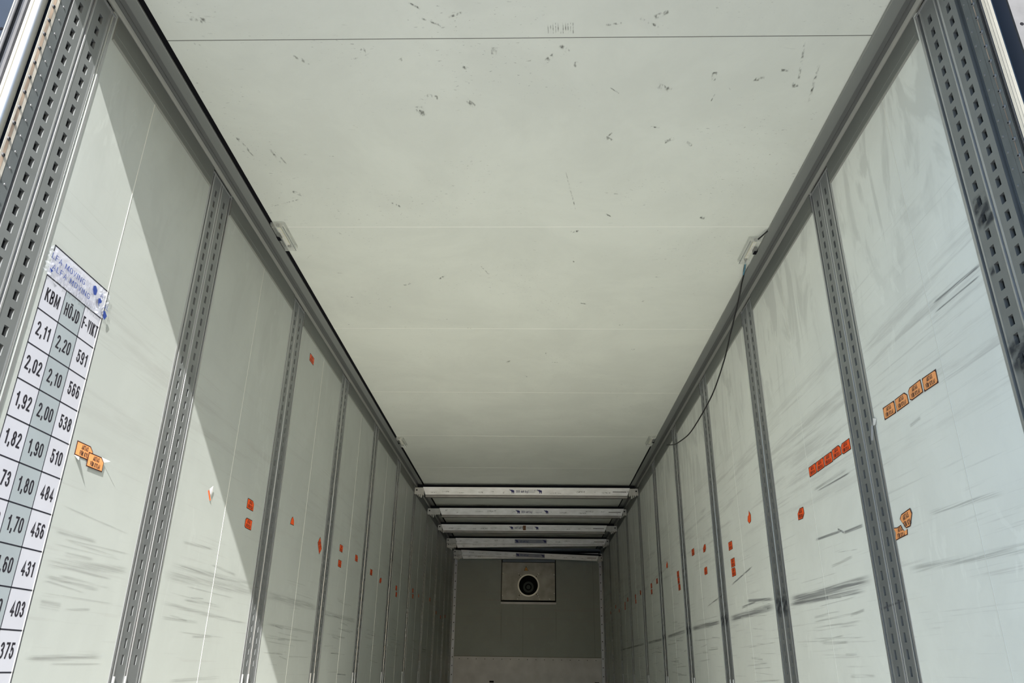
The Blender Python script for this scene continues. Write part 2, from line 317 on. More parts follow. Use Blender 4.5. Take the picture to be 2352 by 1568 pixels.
for i in range(120):
    k = rng.randint(1, 7); y = RAILR(k)+.13+rng.random()*.45; z = rng.gauss(.16, .14); z = min(.42, max(-.1, z)); dl = rng.uniform(.12, .55); dl = min(dl, RAILR(k)+1.03-y)
    sR.append((y, z, y+dl, z+rng.uniform(-.015, .02), rng.choice((.004, .006, .010, .015)), rng.choice((3, 3, 3, 2)) if i % 6 == 0 else 3))
    k = rng.randint(0, 7); y = RAIL(k)+.13+rng.random()*.45; z = rng.gauss(.19, .12); z = min(.42, max(-.1, z)); dl = rng.uniform(.12, .55); dl = min(dl, RAIL(k)+(1.03 if k else .88)-y)
    if k == 0 and y < 2.08: y, dl = 2.08, min(dl, .40)
    sL.append((y, z, y+dl, z+rng.uniform(-.02, .015), rng.choice((.004, .006, .010, .015)), rng.choice((3, 3, 3, 2)) if i % 8 == 0 else 3))
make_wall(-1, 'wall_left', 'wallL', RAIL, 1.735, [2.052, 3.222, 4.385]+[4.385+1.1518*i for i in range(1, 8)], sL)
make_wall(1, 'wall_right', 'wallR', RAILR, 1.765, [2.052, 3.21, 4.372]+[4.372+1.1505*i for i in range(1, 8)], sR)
# ceiling
mb = MB(); mb.box(-XW, XW, 1.42, YB, 1.890, 1.96, 0)
seams = [.728+1.1518*k for k in range(1, 11)]
for i, y in enumerate(seams): mb.box(-1.15, 1.16, y-(.0012 if i == 0 else .0016), y+(.0012 if i == 0 else .0016), 1.8893, 1.891, 2 if i == 0 else 1)
def cscuff(x0, y0, x1, y1, wd, mi=3):
    d = Vector((x1-x0, y1-y0, 0)); t = Vector((-d.y, d.x, 0)).normalized()*wd/2; a, b = Vector((x0, y0, 1.8895)), Vector((x1, y1, 1.8895))
    mb.poly([a-t, b-t, b+t, a+t], mi, [(0, 0), (1, 0), (1, 1), (0, 1)])
for a in [(-1.09, 2.37, -1.062, 2.50, .012), (-1.10, 2.36, -1.075, 2.45, .008), (-.985, 2.44, -.965, 2.55, .012), (-.968, 2.46, -.945, 2.55, .01), (-1.114, 2.862, -.96, 2.80, .008),
          (.655, 2.41, .69, 2.44, .02), (-.36, 2.2, -.34, 2.26, .04), (-.32, 2.15, -.27, 2.16, .03), (-1.04, 1.78, -.98, 1.80, .03), (-.51, 1.92, -.49, 1.95, .03), (-.75, 1.95, -.69, 1.99, .02), (.29, 1.83, .35, 1.82, .012),
          (.40, 1.80, .47, 1.84, .012), (-.30, 1.79, -.22, 1.83, .01), (.5, 2.1, .56, 2.13, .03), (.86, 2.33, .864, 2.334, .02), (.2, 2.6, .26, 2.9, .006), (-.2, 3.4, -.16, 3.5, .01), (.95, 1.9, .99, 2.1, .010), (1.03, 2.0, 1.06, 2.2, .012), (.35, 2.75, .45, 2.77, .01)]: cscuff(*a)
for i in range(11): cscuff(.112+i*.008, 1.815, .115+i*.008, 1.865, .004)
for i in range(60):
    x = rng.uniform(-1.05, 1.05); y = 1.65+rng.random()**2*3.5; cscuff(x, y, x+rng.uniform(-.05, .05), y+rng.uniform(-.05, .05), rng.uniform(.006, .03))
struct(mb.build('ceiling', ['ceil', 'seamc', 'seamdark', 'scuffc'], recalc=False))
mb = MB(); mb.box(-XW, XW, 1.35, YB, -Z0-.12, -Z0); struct(mb.build('floor', 'floor'))
mb = MB(); mb.box(-40, 40, -60, 40, -Z0-1.35, -Z0-1.2); struct(mb.build('ground', 'ground'))
# header over the rear opening (its lower edge throws the slanted shadow line on the left wall)
mb = MB(); mb.box(-XW-.08, XW+.08, 1.30, 1.42, 1.912, 2.25); mb.box(-XW-.06, XW+.06, 1.42, YB+.06, 1.961, 2.0); struct(mb.build('header_beam', 'ivory'))
# back wall
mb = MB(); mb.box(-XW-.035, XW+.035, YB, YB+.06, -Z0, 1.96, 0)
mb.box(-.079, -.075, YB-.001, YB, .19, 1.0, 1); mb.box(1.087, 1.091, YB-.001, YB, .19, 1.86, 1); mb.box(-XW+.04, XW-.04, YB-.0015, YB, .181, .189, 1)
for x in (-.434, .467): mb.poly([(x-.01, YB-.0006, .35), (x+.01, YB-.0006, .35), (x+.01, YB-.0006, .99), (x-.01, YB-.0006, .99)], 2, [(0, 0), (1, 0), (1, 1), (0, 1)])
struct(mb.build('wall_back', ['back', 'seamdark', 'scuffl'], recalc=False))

# ------------------------------------------------------------------ perforated load rails
PROF = [(-.108, 0), (-.106, .0014), (-.095, .0014), (-.093, -.014), (-.087, -.014), (-.085, .0004), (-.082, .0014), (-.077, .0014), (-.073, .0005),
        (-.014, .0005), (-.012, .0014), (-.007, .0014), (-.004, -.013), (0, -.013), (.003, .0010), (.008, .0014), (.011, .0005),
        (.073, .0005), (.077, .0014), (.082, .0014), (.085, .0004), (.087, -.014), (.093, -.014), (.095, .0014), (.106, .0014), (.108, 0)]
# per segment material: 0 rail metal, 1 bright lip, 2 pocket
PM = [1, 1, 1, 2, 0, 1, 1, 1, 0, 1, 1, 1, 2, 1, 1, 0, 0, 0, 1, 1, 1, 2, 0, 1, 1]
def rail_fn(side, yc): return lambda p, t: (side*(XW-p[1]), yc+p[0], t)
def perforated(side, yc, ztop, zlo, zfirst, nh, portal=False):
    mb = MB(); fn = rail_fn(side, yc)
    if portal: mb.extrude([(-.075, -.014), (-.075, .0005), (-.073, .0005)], fn, zlo, ztop, [1, 0])
    for seg in range(8 if portal else 0, len(PROF)-1):
        a, b = PROF[seg], PROF[seg+1]
        if a[0] in (-.073, .011):      # band with a column of slots
            hc = -.0445 if a[0] < 0 else .0435; hw = .0090 if portal else .0070; hh = .0138 if portal else .0148
            u0, u1 = a[0], b[0]; h = .0005
            rows = [zfirst-.0491*i for i in range(nh)]; rows = [z for z in rows if z-hh > zlo+.002]
            mb.extrude([(u0, h), (hc-hw, h)], fn, zlo, ztop, 0); mb.extrude([(hc+hw, h), (u1, h)], fn, zlo, ztop, 0)
            prev = ztop
            for z in rows:
                mb.extrude([(hc-hw, h), (hc+hw, h)], fn, z+hh, prev, 0); prev = z-hh
                c = [(hc-hw, z-hh), (hc+hw, z-hh), (hc+hw, z+hh), (hc-hw, z+hh)]
                # folded rim then the dark pocket behind
                for q in range(4):
                    p0, p1 = c[q], c[(q+1) % 4]
                    mb.poly([fn((p0[0], h), p0[1]), fn((p1[0], h), p1[1]), fn((p1[0], h-.009), p1[1]), fn((p0[0], h-.009), p0[1])], 0)
                    e = .006
                    o0 = (hc+(p0[0]-hc)*1.25, z+(p0[1]-z)*1.15); o1 = (hc+(p1[0]-hc)*1.25, z+(p1[1]-z)*1.15)
                    mb.poly([fn((p0[0], h-.009), p0[1]), fn((p1[0], h-.009), p1[1]), fn((o1[0], h-.026), o1[1]), fn((o0[0], h-.026), o0[1])], 2)
                w2, h2 = hw*1.25, hh*1.15
                mb.poly([fn((hc-w2, h-.026), z-h2), fn((hc+w2, h-.026), z-h2), fn((hc+w2, h-.026), z+h2), fn((hc-w2, h-.026), z+h2)], 2)
            mb.extrude([(hc-hw, h), (hc+hw, h)], fn, zlo, prev, 0)
        else: mb.extrude([a, b], fn, zlo, ztop, PM[seg])
    return mb
def rail_cap(side, yc, z0, z1, portal=False):
    mb = MB(); fn = rail_fn(side, yc)
    a0 = -.074 if portal else -.104; pr = [(a0, 0), (a0, .0035), (.104, .0035), (.104, 0)]
    mb.extrude(pr, fn, z1-.006, z1, 0, caps=True); return mb
ZTOP = 1.853; ZLOW = -.038
def make_rail(side, yc, label, group, ztop=ZTOP, zfirst=1.778, portal=False):
    org = (side*XW, yc, -Z0)
    r = empty('load_rail', org, label, 'rail', group)
    perforated(side, yc, ztop, ZLOW, zfirst, 60, portal).build('perforated_channel', ['alu', 'alub', 'pocket'], r, org, recalc=False)
    rail_cap(side, yc, ztop-.01, ztop+.002, portal).build('end_cap', 'alub', r, org)
    mb = perforated(side, yc, ZLOW, -Z0, -.085, 20, portal)
    mb.build('lower_channel', ['alu', 'alub', 'pocket'], r, org, recalc=False)
    for u in ((-.004,) if portal else (-.079, -.004)):
        m2 = MB(); fn = rail_fn(side, yc); m2.tube([fn((u, .002), ZLOW), fn((u, .002), -Z0)], .0045, 8); m2.build('cover_rod', 'alub', r, org, smooth=True)
    return r
ordn = ['', 'first', 'second', 'third', 'fourth', 'fifth', 'sixth', 'seventh', 'eighth', 'ninth', 'tenth']
for side, rf, nm in ((-1, RAIL, 'left'), (1, RAILR, 'right')):
    grp = 'slotted load rails on the %s wall' % nm
    lab0 = 'wide slotted metal rail at the %s edge of the rear opening, %s' % (nm, 'mostly in sunlight' if side < 0 else 'with black grease smears')
    first = make_rail(side, rf(0), lab0, grp, 1.853, 1.783, True)
    src = make_rail(side, rf(1), '%s slotted grey rail inward from the opening edge rail, %s wall' % (ordn[1], nm), grp)
    for k in range(2, 11):
        r = src.copy(); C.objects.link(r); r.location = (side*XW, rf(k), 0); 
        extra = {2: ', by shadow tip' if side < 0 else ', dark scuffed'}.get(k, '')
        r['label'] = '%s slotted grey rail inward from the opening edge rail, %s wall%s' % (ordn[k], nm, extra)
        for ch in src.children: c = ch.copy(); C.objects.link(c); c.parent = r
# grease smears on the first right rail
for (y, z, r_) in ((1.712, 1.10, .03), (1.718, 1.145, .025), (1.700, 1.075, .02), (1.712, .70, .035), (1.70, .66, .03), (1.715, .74, .02)):
    pass

# ------------------------------------------------------------------ rear frame posts
def make_post(side, yo, nm, label):
    """yo shifts the measured depths of the left post to the right post"""
    D = lambda y: y+yo; X = lambda h: side*(XW-h)
    org = (side*XW, D(1.52), -Z0); P = empty('rear_frame_post', org, label, 'door post', 'posts of the rear opening'); zt = 1.95
    def strip(name, pts, mt, lo=-Z0, hi=zt, smooth=False):
        mb = MB(); mb.extrude(pts, lambda p, t: (X(p[1]), D(p[0]), t), lo, hi, 0); return mb.build(name, mt, P, org, smooth=smooth, recalc=False)
    e0, e1 = (1.5555, 1.5600) if side < 0 else (1.5460, 1.5640)
    strip('slit_backing', [(e1, -.016), (e0+.0005, -.016), (e0, .0005)], 'pocket')
    strip('slit_edge', [(e1, -.016), (1.5665, -.010), (1.5670, .0004)], 'alub' if side < 0 else 'alu')
    strip('primer_band', [(e0, .0006), (1.521, .0006)], 'post')
    if side < 0:
        strip('riveted_strip', [(1.5205, .0006), (1.5200, .0012), (1.4915, .0012), (1.4905, .0002)], 'rust')
        strip('stain_streak', [(1.5085, .0015), (1.4985, .0015)], 'stain')
    else:
        strip('riveted_strip', [(1.5205, .0004), (1.5195, .0010), (1.4910, .0010)], 'post')
        strip('stain_streak', [(1.5065, .0013), (1.5035, .0013)], 'stain')
    strip('dark_gap', [(1.4905, .001), (1.490, -.012), (1.484, -.012), (1.4835, 0)], 'blue' if side < 0 else 'black')
    if side < 0:
        strip('rounded_edge', [(1.4838, -.003), (1.4815, .0005), (1.478, .0025), (1.474, .0035), (1.470, .0035), (1.466, .0025), (1.462, .0005), (1.459, -.0025), (1.4565, -.0062), (1.4555, -.0072)], 'steel', smooth=True)
        strip('ivory_frame_edge', [(1.4552, -.0072), (1.4530, -.0105), (1.4538, -.0115), (1.4515, -.0122), (1.4505, -.0200), (1.47, -.021)], 'ivory')
        strip('rubber_flap', [(1.450, -.0205), (1.445, -.0225), (1.4435, -.029), (1.4445, -.035), (1.455, -.038)], 'grub')
    else:
        strip('ribbed_seal', [(1.4905, .0008), (1.4885, .0005), (1.4862, .001), (1.4855, -.003), (1.484, -.003), (1.4832, .001), (1.478, .001), (1.4765, -.002), (1.475, -.002)], 'grub')
        strip('ivory_frame_edge', [(1.4748, .0002), (1.4690, -.0040), (1.4684, -.0038), (1.4640, -.0078), (1.4634, -.0076), (1.4590, -.0125), (1.470, -.0135)], 'ivory')
    n = 50
    small = None; big = None
    for i in range(36):
        z = 1.868-.0491*i+(0 if side < 0 else .008)
        if small is None:
            mb = MB(); mb.disc((X(.0006), D(1.5385), z), (-side, 0, 0), .0040, .0016, 10, 0, .0028); small = mb.build('small_rivet', 'rivetd', P, (X(.002), D(1.5385), z), smooth=False)
            mb = MB(); mb.disc((X(.0012), D(1.5035), z-.035), (-side, 0, 0), .0062, .003, 12, 0, .0042); mb.disc((X(.0042), D(1.5035), z-.035), (-side, 0, 0), .0022, .0006, 8, 1)
            big = mb.build('large_rivet', ['rivetd', 'black'] if side > 0 else ['galv', 'black'], P, (X(.004), D(1.5035), z-.035))
        else:
            for s_, y_, z_ in ((small, 1.5385, z), (big, 1.5035, z-.035)):
                c = s_.copy(); C.objects.link(c); c.parent = P; c.location = (s_.location.x, s_.location.y, s_.location.z-.0491*i)
    return P
make_post(-1, 0.0, 'left', 'left post of the rear opening, sunlit rusty riveted strip and rounded steel edge')
make_post(1, .027, 'right', 'right post of the rear opening, shaded dark riveted strip and bright ivory edge')

# ------------------------------------------------------------------ doors folded outwards
def door(side, name):
    org = (side*1.30, 1.50, -Z0); D = struct(place(bpy.data.objects.new(name, None), None, org)); C.objects.link(D); s = side
    def prism(nm, pts, mt, lo=-Z0-.1, hi=2.1):
        mb = MB(); mb.extrude(pts, lambda p, t: (s*p[0], p[1], t), lo, hi, 0, close=True, caps=True); return mb.build(nm, mt, D, org)
    if s > 0:
        prism('door_leaf', [(1.285, 1.60), (1.52, 1.60), (1.52, 1.64), (1.285, 1.64)], 'blue')
        prism('door_edge_profile', [(1.290, 1.565), (1.296, 1.560), (1.345, 1.598), (1.29, 1.598)], 'bluel')
        prism('swung_leaf', [(1.46, 1.44), (1.50, 1.45), (1.86, -1.0), (1.82, -1.01)], 'blue')
        prism('hinge_plate', [(1.2827, 1.470), (1.43, 1.470), (1.43, 1.476), (1.2827, 1.476)], 'galv')
        for i in range(5):
            z = 1.512-.35*i; mb = MB(); mb.disc((1.2985, 1.4698, z), (0, -1, 0), .0048, .0006, 16); mb.build('bolt_hole', 'black', D, (1.2985, 1.4698, z))
    else:
        prism('door_leaf', [(1.281, 1.462), (1.62, 1.462), (1.62, 1.50), (1.281, 1.50)], 'blue')
        mb = MB(); mb.tube([(-1.2925, 1.448, -Z0), (-1.2925, 1.448, 2.1)], .0048, 12); mb.build('locking_rod', 'galv', D, org, smooth=True)
        prism('edge_trim', [(1.299, 1.450), (1.3045, 1.450), (1.3045, 1.461), (1.299, 1.461)], 'ivory')
        for i in range(5):
            z = 1.515-.35*i; mb = MB(); mb.disc((-1.3215, 1.4615, z), (0, -1, 0), .0048, .0006, 16); mb.build('bolt_hole', 'black', D, (-1.3215, 1.4615, z))
door(-1, 'door_1'); door(1, 'door_2')

# ------------------------------------------------------------------ coving trims
def cove(side, name, rail, gapfill):
    T = struct(place(bpy.data.objects.new(name, None), None, (side*XW, 1.44, 1.86))); C.objects.link(T); org = (side*XW, 1.44, 1.86)
    fn = lambda p, t: (side*(XW-p[0]), t, p[1])
    ys = [rail(0)+.115]
    for k in range(1, 11): ys += [rail(k)-.106, rail(k)+.106]
    ys.append(YB)
    mb = MB()
    for a, b in zip(ys[::2], ys[1::2]):
        mb.extrude([(0, 1.7725), (.0045, 1.773), (.0055, 1.7745), (.0055, 1.777)], fn, a, b, 1)
        mb.extrude([(.0055, 1.777), (.0050, 1.80), (.0058, 1.802), (.0058, 1.8035), (.005, 1.805), (.0050, 1.864)], fn, a, b, 0)
        mb.poly([fn((0, 1.7725), a), fn((.0055, 1.774), a), fn((.005, 1.864), a), fn((0, 1.864), a)], 0)
        mb.poly([fn((0, 1.7725), b), fn((.0055, 1.774), b), fn((.005, 1.864), b), fn((0, 1.864), b)], 0)
    mb.build('wall_strip', ['cove', 'covel'], T, org, recalc=False)
    mb = MB(); mb.extrude([(0, 1.8655), (.003, 1.8645), (.008, 1.8655), (.013, 1.8685), (.017, 1.873)], fn, 1.44, YB, 0); mb.build('rounded_bead', 'covel', T, org, smooth=True, recalc=False)
    mb = MB(); mb.extrude([(.017, 1.873), (.0185, 1.876), (.026, 1.8775), (.0265, 1.875), (.029, 1.875), (.0295, 1.8785), (.044, 1.880)], fn, 1.44, YB, 0); mb.build('grooved_channel', 'coved', T, org, recalc=False)
    e = .0810 if gapfill else .0845
    mb = MB(); mb.extrude([(.044, 1.880), (.046, 1.8795), (e-.002, 1.8795), (e, 1.8805), (e, 1.886 if gapfill else 1.889)], fn, 1.44, YB, 0); mb.build('ceiling_flange', 'covef', T, org, recalc=False)
    if gapfill:
        mb = MB(); mb.extrude([(e-.001, 1.8875), (.0965, 1.8875), (.0975, 1.8895)], fn, 1.44, YB, 0); mb.build('gap_shade_strip', 'black', T, org, recalc=False)  # flat black strip paints the shade of the slit between flange and ceiling
    else:
        mb = MB(); mb.extrude([(.0835, 1.8875), (.0945, 1.8875), (.0955, 1.8895)], fn, 6.75, YB, 0); mb.build('gap_shade_strip', 'black', T, org, recalc=False)  # slit shade painted black here too, only along the far part
cove(-1, 'trim_1', RAIL, True); cove(1, 'trim_2', RAILR, False)
# corner trims, kick plate, ceiling strip at the far end
for s, nm, rx in ((-1, 'trim_3', 0), (1, 'trim_4', 0)):
    T = struct(place(bpy.data.objects.new(nm, None), None, (s*1.22, YB-.01, -Z0))); C.objects.link(T)
    mb = MB(); x0, x1 = sorted((s*1.2385, s*1.192)); mb.box(x0, x1, YB-.010, YB-.001, -Z0, 1.80); mb.build('corner_strip', 'trim', T, (s*1.22, YB-.01, -Z0))
    for i in range(14):
        z = 1.6-.13*i; mb = MB(); mb.disc((s*1.214, YB-.01, z), (0, -1, 0), .008, .003, 8); mb.build('rivet', 'fandark', T, (s*1.214, YB-.01, z))
T = struct(place(bpy.data.objects.new('trim_5', None), None, (0, YB-.01, -Z0))); C.objects.link(T)
mb = MB(); mb.box(-1.188, 1.188, YB-.009, YB-.001, -Z0, .18); mb.build('kick_plate', 'kick', T, (0, YB-.01, -Z0))
for i in range(17):
    x = -1.1+.1375*i; mb = MB(); mb.disc((x, YB-.009, .145), (0, -1, 0), .006, .003, 8); mb.build('rivet', 'fandark', T, (x, YB-.009, .145))
for x in (-.57, 1.107): mb = MB(); mb.box(x-.035, x+.035, YB-.012, YB-.008, -.20, -.175); mb.build('slot', 'black', T, (x, YB-.01, -.188))
T = struct(place(bpy.data.objects.new('trim_6', None), None, (0, YB-.03, 1.83))); C.objects.link(T)
mb = MB(); mb.extrude([(YB-.05, 1.888), (YB-.045, 1.87), (YB-.03, 1.80), (YB-.001, 1.795)], lambda p, t: (t, p[0], p[1]), -1.23, 1.23, 0); mb.build('ceiling_end_strip', 'duct', T, (0, YB-.03, 1.83), recalc=False)
for i in range(17):
    x = -1.1+.1375*i; mb = MB(); mb.disc((x, YB-.036, 1.83), (0, -1, -.2), .006, .003, 8); mb.build('rivet', 'black', T, (x, YB-.036, 1.83))

# ------------------------------------------------------------------ refrigeration fan unit on the back wall
org = (.012, YB, 1.34); U = empty('fan_unit', org, 'square metal fan panel of the cooling unit set in the far end wall', 'fan')
mb = MB(); mb.box(-.446, .469, YB-.012, YB-.001, 1.026, 1.70); mb.build('recess_frame', 'black', U, org)
mb = MB(); mb.box(-.43, .455, YB-.03, YB-.010, 1.66, 1.70); mb.build('top_channel', 'duct', U, org)
mb = MB(); N = 40; cx, cz, R = .010, 1.287, .160
# plate with a round opening
i0 = len(mb.v); outer = []
for k in range(N):
    a = 2*math.pi*k/N; ca, sa = math.cos(a), math.sin(a)
    t = min(((.452-cx) if ca > 0 else (cx+.434))/max(abs(ca), 1e-6), ((1.652-cz) if sa > 0 else (cz-1.050))/max(abs(sa), 1e-6))
    outer.append((cx+ca*t, YB-.022, cz+sa*t))
inner = [(cx+R*math.cos(2*math.pi*k/N), YB-.022, cz+R*math.sin(2*math.pi*k/N)) for k in range(N)]
# snap the nearest outer vertices onto the corners
for (X_, Z_) in ((.452, 1.652), (-.434, 1.652), (-.434, 1.050), (.452, 1.050)):
    j = min(range(N), key=lambda q: (outer[q][0]-X_)**2+(outer[q][2]-Z_)**2); outer[j] = (X_, YB-.022, Z_)
for k in range(N):
    j = (k+1) % N; mb.poly([inner[k], inner[j], outer[j], outer[k]], 0)
    for a_, b_ in ((inner[k], inner[j]), (outer[k], outer[j])): mb.poly([a_, b_, (b_[0], YB-.012, b_[2]), (a_[0], YB-.012, a_[2])], 0)
mb.build('cover_plate', 'fanplate', U, org)
mb = MB(); mb.box(-.446, .469, YB-.016, YB, .990, 1.018); mb.build('lower_lip', 'kick', U, org)
mb = MB(); mb.ring((cx, YB-.022, cz), (0, -1, 0), .158, .180, .008); mb.build('fan_ring', 'fanring', U, org)
mb = MB(); mb.disc((cx, YB-.0135, cz), (0, -1, 0), .158, .002, 36); fo = mb.build('fan_opening', 'fandark', U, org)
mb = MB(); mb.ring((cx, YB-.017, cz-.028), (0, -1, 0), .055, .088, .010); mb.build('fan_hub', 'fanhub', U, org)
mb = MB(); mb.disc((cx, YB-.017, cz-.028), (0, -1, 0), .034, .012, 24); mb.build('motor_cap', 'fanhub', U, org)
for k in range(6):
    a = math.pi/6+k*math.pi/3; mb = MB(); c = Vector((cx+.046*math.cos(a), YB-.018, cz-.028+.046*math.sin(a))); mb.disc(c, (0, -1, 0), .010, .010, 10); mb.build('hub_bolt', 'fandark', U, tuple(c))
for k, a in enumerate((math.radians(47), math.radians(133), math.radians(227), math.radians(313))):
    mb = MB(); c = Vector((cx, YB-.024, cz)); d = Vector((math.cos(a), 0, math.sin(a))); mb.tube([c+d*.182, c+d*.235], .0045, 6); mb.build('bracket', 'fandark', U, org)
    for dd in (.205, .243):
        p = c+d*dd+Vector((.01 if dd < .22 else 0, 0, 0)); mb = MB(); mb.disc(p, (0, -1, 0), .013, .010, 10, 0, .008); mb.build('bolt', 'bolt', U, tuple(p))
for (x, z) in ((-.42, 1.47), (-.42, 1.12), (-.40, 1.075), (-.17, 1.068), (.19, 1.068), (.36, 1.068), (.438, 1.635), (.438, 1.46), (.438, 1.16)):
    mb = MB(); mb.disc((x, YB-.022, z), (0, -1, 0), .012, .009, 10, 0, .008); mb.build('bolt', 'bolt', U, (x, YB-.022, z))
mb = MB(); mb.box(-.075, .015, YB-.0235, YB-.022, 1.515, 1.60, 0); mb.box(.020, .112, YB-.0235, YB-.022, 1.515, 1.60, 0); mb.box(.016, .019, YB-.0237, YB-.022, 1.515, 1.60, 1)
for z in (1.585, 1.572, 1.559, 1.546, 1.533): mb.box(.03, .10, YB-.0238, YB-.0234, z-.001, z+.001, 2)
mb.build('warning_label', ['fanplate', 'line', 'seamdark'], U, (.02, YB-.022, 1.557))
mb = MB(); y = YB-.0240; mb.poly([(-.069, y, 1.520), (.009, y, 1.520), (-.030, y, 1.595)], 1); mb.poly([(-.058, y-.0004, 1.5265), (-.002, y-.0004, 1.5265), (-.030, y-.0004, 1.581)], 0)
for k in range(3):
    a = math.pi/2+k*2*math.pi/3; c = Vector((-.030+.008*math.cos(a), y-.0008, 1.5425+.008*math.sin(a))); mb.disc(c, (0, -1, 0), .006, .0003, 10, 1)
mb.build('hazard_triangle', ['hazard', 'ink'], U, (-.03, YB-.024, 1.55))

# ------------------------------------------------------------------ elephant emblem and decking beams
EL = [(-.52, .50), (-.60, .36), (-.50, .22), (-.30, .12), (-.20, -.06), (-.12, -.14), (-.10, -.50), (.04, -.50), (.07, -.22), (.16, -.16), (.22, -.20), (.24, -.50), (.40, -.50), (.43, -.10), (.46, .05), (.40, .22), (.26, .30),
      (.10, .30), (.02, .40), (-.14, .42), (-.26, .34), (-.36, .34), (-.48, .40), (-.42, .50)]
def beam(y, zl, zr, xl, xr, label, lx=None, dull=False, lower=True, brown=False, nm=''):
    """horizontal beam between the walls; zl/zr mid height at the left and right end"""
    zc = (zl+zr)/2; org = (0, y, zc); B = empty('decking_beam', org, label, 'beam', 'beams across the far end under the ceiling')
    zz = lambda x: zl+(zr-zl)*(x+XW)/(2*XW)
    def bar(name, mt, xa, xb, y0, y1, lo, hi, slant=0):
        mb = MB(); v = []
        for (x, s_) in ((xa, slant), (xb, -slant)):
            for (yy, h) in ((y0, lo), (y1, lo), (y1, hi), (y0, hi)):
                xx = x+(s_*(hi-h)/max(hi-lo, 1e-6)); v.append((xx, yy, zz(xx)+h))
        mb.v = v; mb.f = [[0, 1, 2, 3], [7, 6, 5, 4], [0, 4, 5, 1], [1, 5, 6, 2], [2, 6, 7, 3], [3, 7, 4, 0]]; mb.m = [0]*6
        return mb.build(name, mt, B, org)
    body = MB()
    def ex(lo, hi, ya, yb_, mi):
        i = len(body.v)
        for (x, s_) in ((xl, 1), (xr, -1)):
            for (yy, h) in ((ya, lo), (yb_, lo), (yb_, hi), (ya, hi)):
                xx = x+s_*.03*(.043-h)/.086; body.v.append((xx, yy, zz(xx)+h))
        for q in ([0, 1, 2, 3], [7, 6, 5, 4], [0, 4, 5, 1], [1, 5, 6, 2], [2, 6, 7, 3], [3, 7, 4, 0]): body.f.append([i+k for k in q]); body.m.append(mi)
    ex(-.030, .033, y, y+.045, 0); ex(.033, .043, y-.003, y+.045, 0); ex(-.040, -.030, y-.003, y+.045, 0)
    for k in range(14):
        x = xl+.08+(xr-xl-.2)*k/13+rng.uniform(-.05, .05); ww = rng.uniform(.02, .12); h0 = rng.uniform(-.028, 0); h1 = h0+rng.uniform(.01, .03)
        body.poly([(x, y-.0006, zz(x)+h0), (x+ww, y-.0006, zz(x+ww)+h0), (x+ww, y-.0006, zz(x+ww)+h1), (x, y-.0006, zz(x)+h1)], 1, [(0, 0), (1, 0), (1, 1), (0, 1)])
    body.build('beam_body', ['beam', 'scr'], B, org, recalc=False)
    if lower: bar('lower_lip', 'beamd', xl+.035, xr-.035, y+.010, y+.045, -.069, -.040)
    if lower: bar('lower_rod', 'beame', xl+.03, xr-.03, y+.004, y+.012, -.060, -.053)
    bar('rubber_top_strip', 'black', -1.20, 1.20, y+.008, y+.036, .043, min(.072, 1.888-zc))
    for s_, xe in ((-1, xl), (1, xr)):
        xa = s_*1.235; a, b = sorted((xa, xe+(.012 if s_ < 0 else -.012)))
        e = bar('end_fitting', 'beame', a, b, y+.003, y+.040, -.036, .038)
        px = s_*1.212; mb = MB(); mb.disc((px, y+.003, zz(px)+.010), (0, -1, 0), .0085, .003, 12); mb.build('pin', 'black', e, (px, y+.003, zz(px)+.010))
        mb = MB(); cxx = s_*1.20
        for q in range(4): mb.box(cxx-s_*.02*q-.006, cxx-s_*.02*q+.006, y+.002, y+.03, zz(cxx)-.036-.012*((q*7) % 3+1), zz(cxx)-.034)
        mb.build('latch_claw', 'beame', e, (cxx, y+.01, zz(cxx)-.04))
    if lx:
        xs0, xs1 = lx; me = text_mesh('1000 daN (kg)', .024, .80, .12); y2 = y-.0012
        if dull:
            bar('label_plate', 'dullsticker', xs0-.03, xs1+.03, y-.0008, y, -.030, .031)
        for ex_ in (xs0, xs1):
            mb = MB(); s_ = .046; mb.poly([(ex_+a*s_*1.1, y2, zz(ex_)+b*s_) for a, b in EL]); mb.build('elephant_emblem', 'logo', B, (ex_, y2, zz(ex_)))
        cx_ = xs0+.052+(.034 if not dull else .036); wdt = (xs1-xs0)
        put_text(me, 'logo', B, (xs0+.043+.065*1.0, y2, zz(xs0)), (1, 0, 0), (0, 0, 1))
        mb = MB()
        for h, l in ((.012, .085), (-.001, .085), (-.010, .08)): mb.box(xs1-.135, xs1-.135+l, y2-.0002, y2, zz(xs1)+h-.0008, zz(xs1)+h+.0008)
        mb.build('fine_print', 'logo', B, (xs1-.09, y2, zz(xs1)))
    # adjusting slot near the right end
    mb = MB(); x = xr-.19; mb.box(x, x+.15, y-.0012, y, zz(x)-.004, zz(x)+.004); mb.build('slot', 'seamdark', B, (x, y, zz(x)))
    if brown: mb = MB(); mb.box(-.058, -.018, y-.0016, y, zz(0)-.030, zz(0)+.034); mb.build('tape_patch', 'brown', B, (-.03, y, zz(0)))
beam(8.35, 1.800, 1.806, -1.143, 1.143, 'nearest aluminium beam across under the ceiling, two navy elephant marks', (-.153, .152))
beam(9.50, 1.792, 1.802, -1.090, 1.205, 'second aluminium beam from the opening, across under the ceiling', (-.107, .245))
beam(10.65, 1.790, 1.795, -1.192, 1.099, 'third aluminium beam, with a brown tape patch over its middle lettering', (-.216, .133), brown=True)
beam(11.80, 1.783, 1.790, -1.100, 1.197, 'fourth aluminium beam, level, with a grey label plate', (-.164, .26), dull=True, lower=False)
beam(11.87, 1.730, 1.785, -1.100, 1.197, 'beam right behind and slightly below the fourth beam', None, lower=False)
beam(12.93, 1.771, 1.690, -1.110, 1.167, 'farthest front beam sloping down to the right, with a grey label plate', (-.169, .248), dull=True, lower=False)
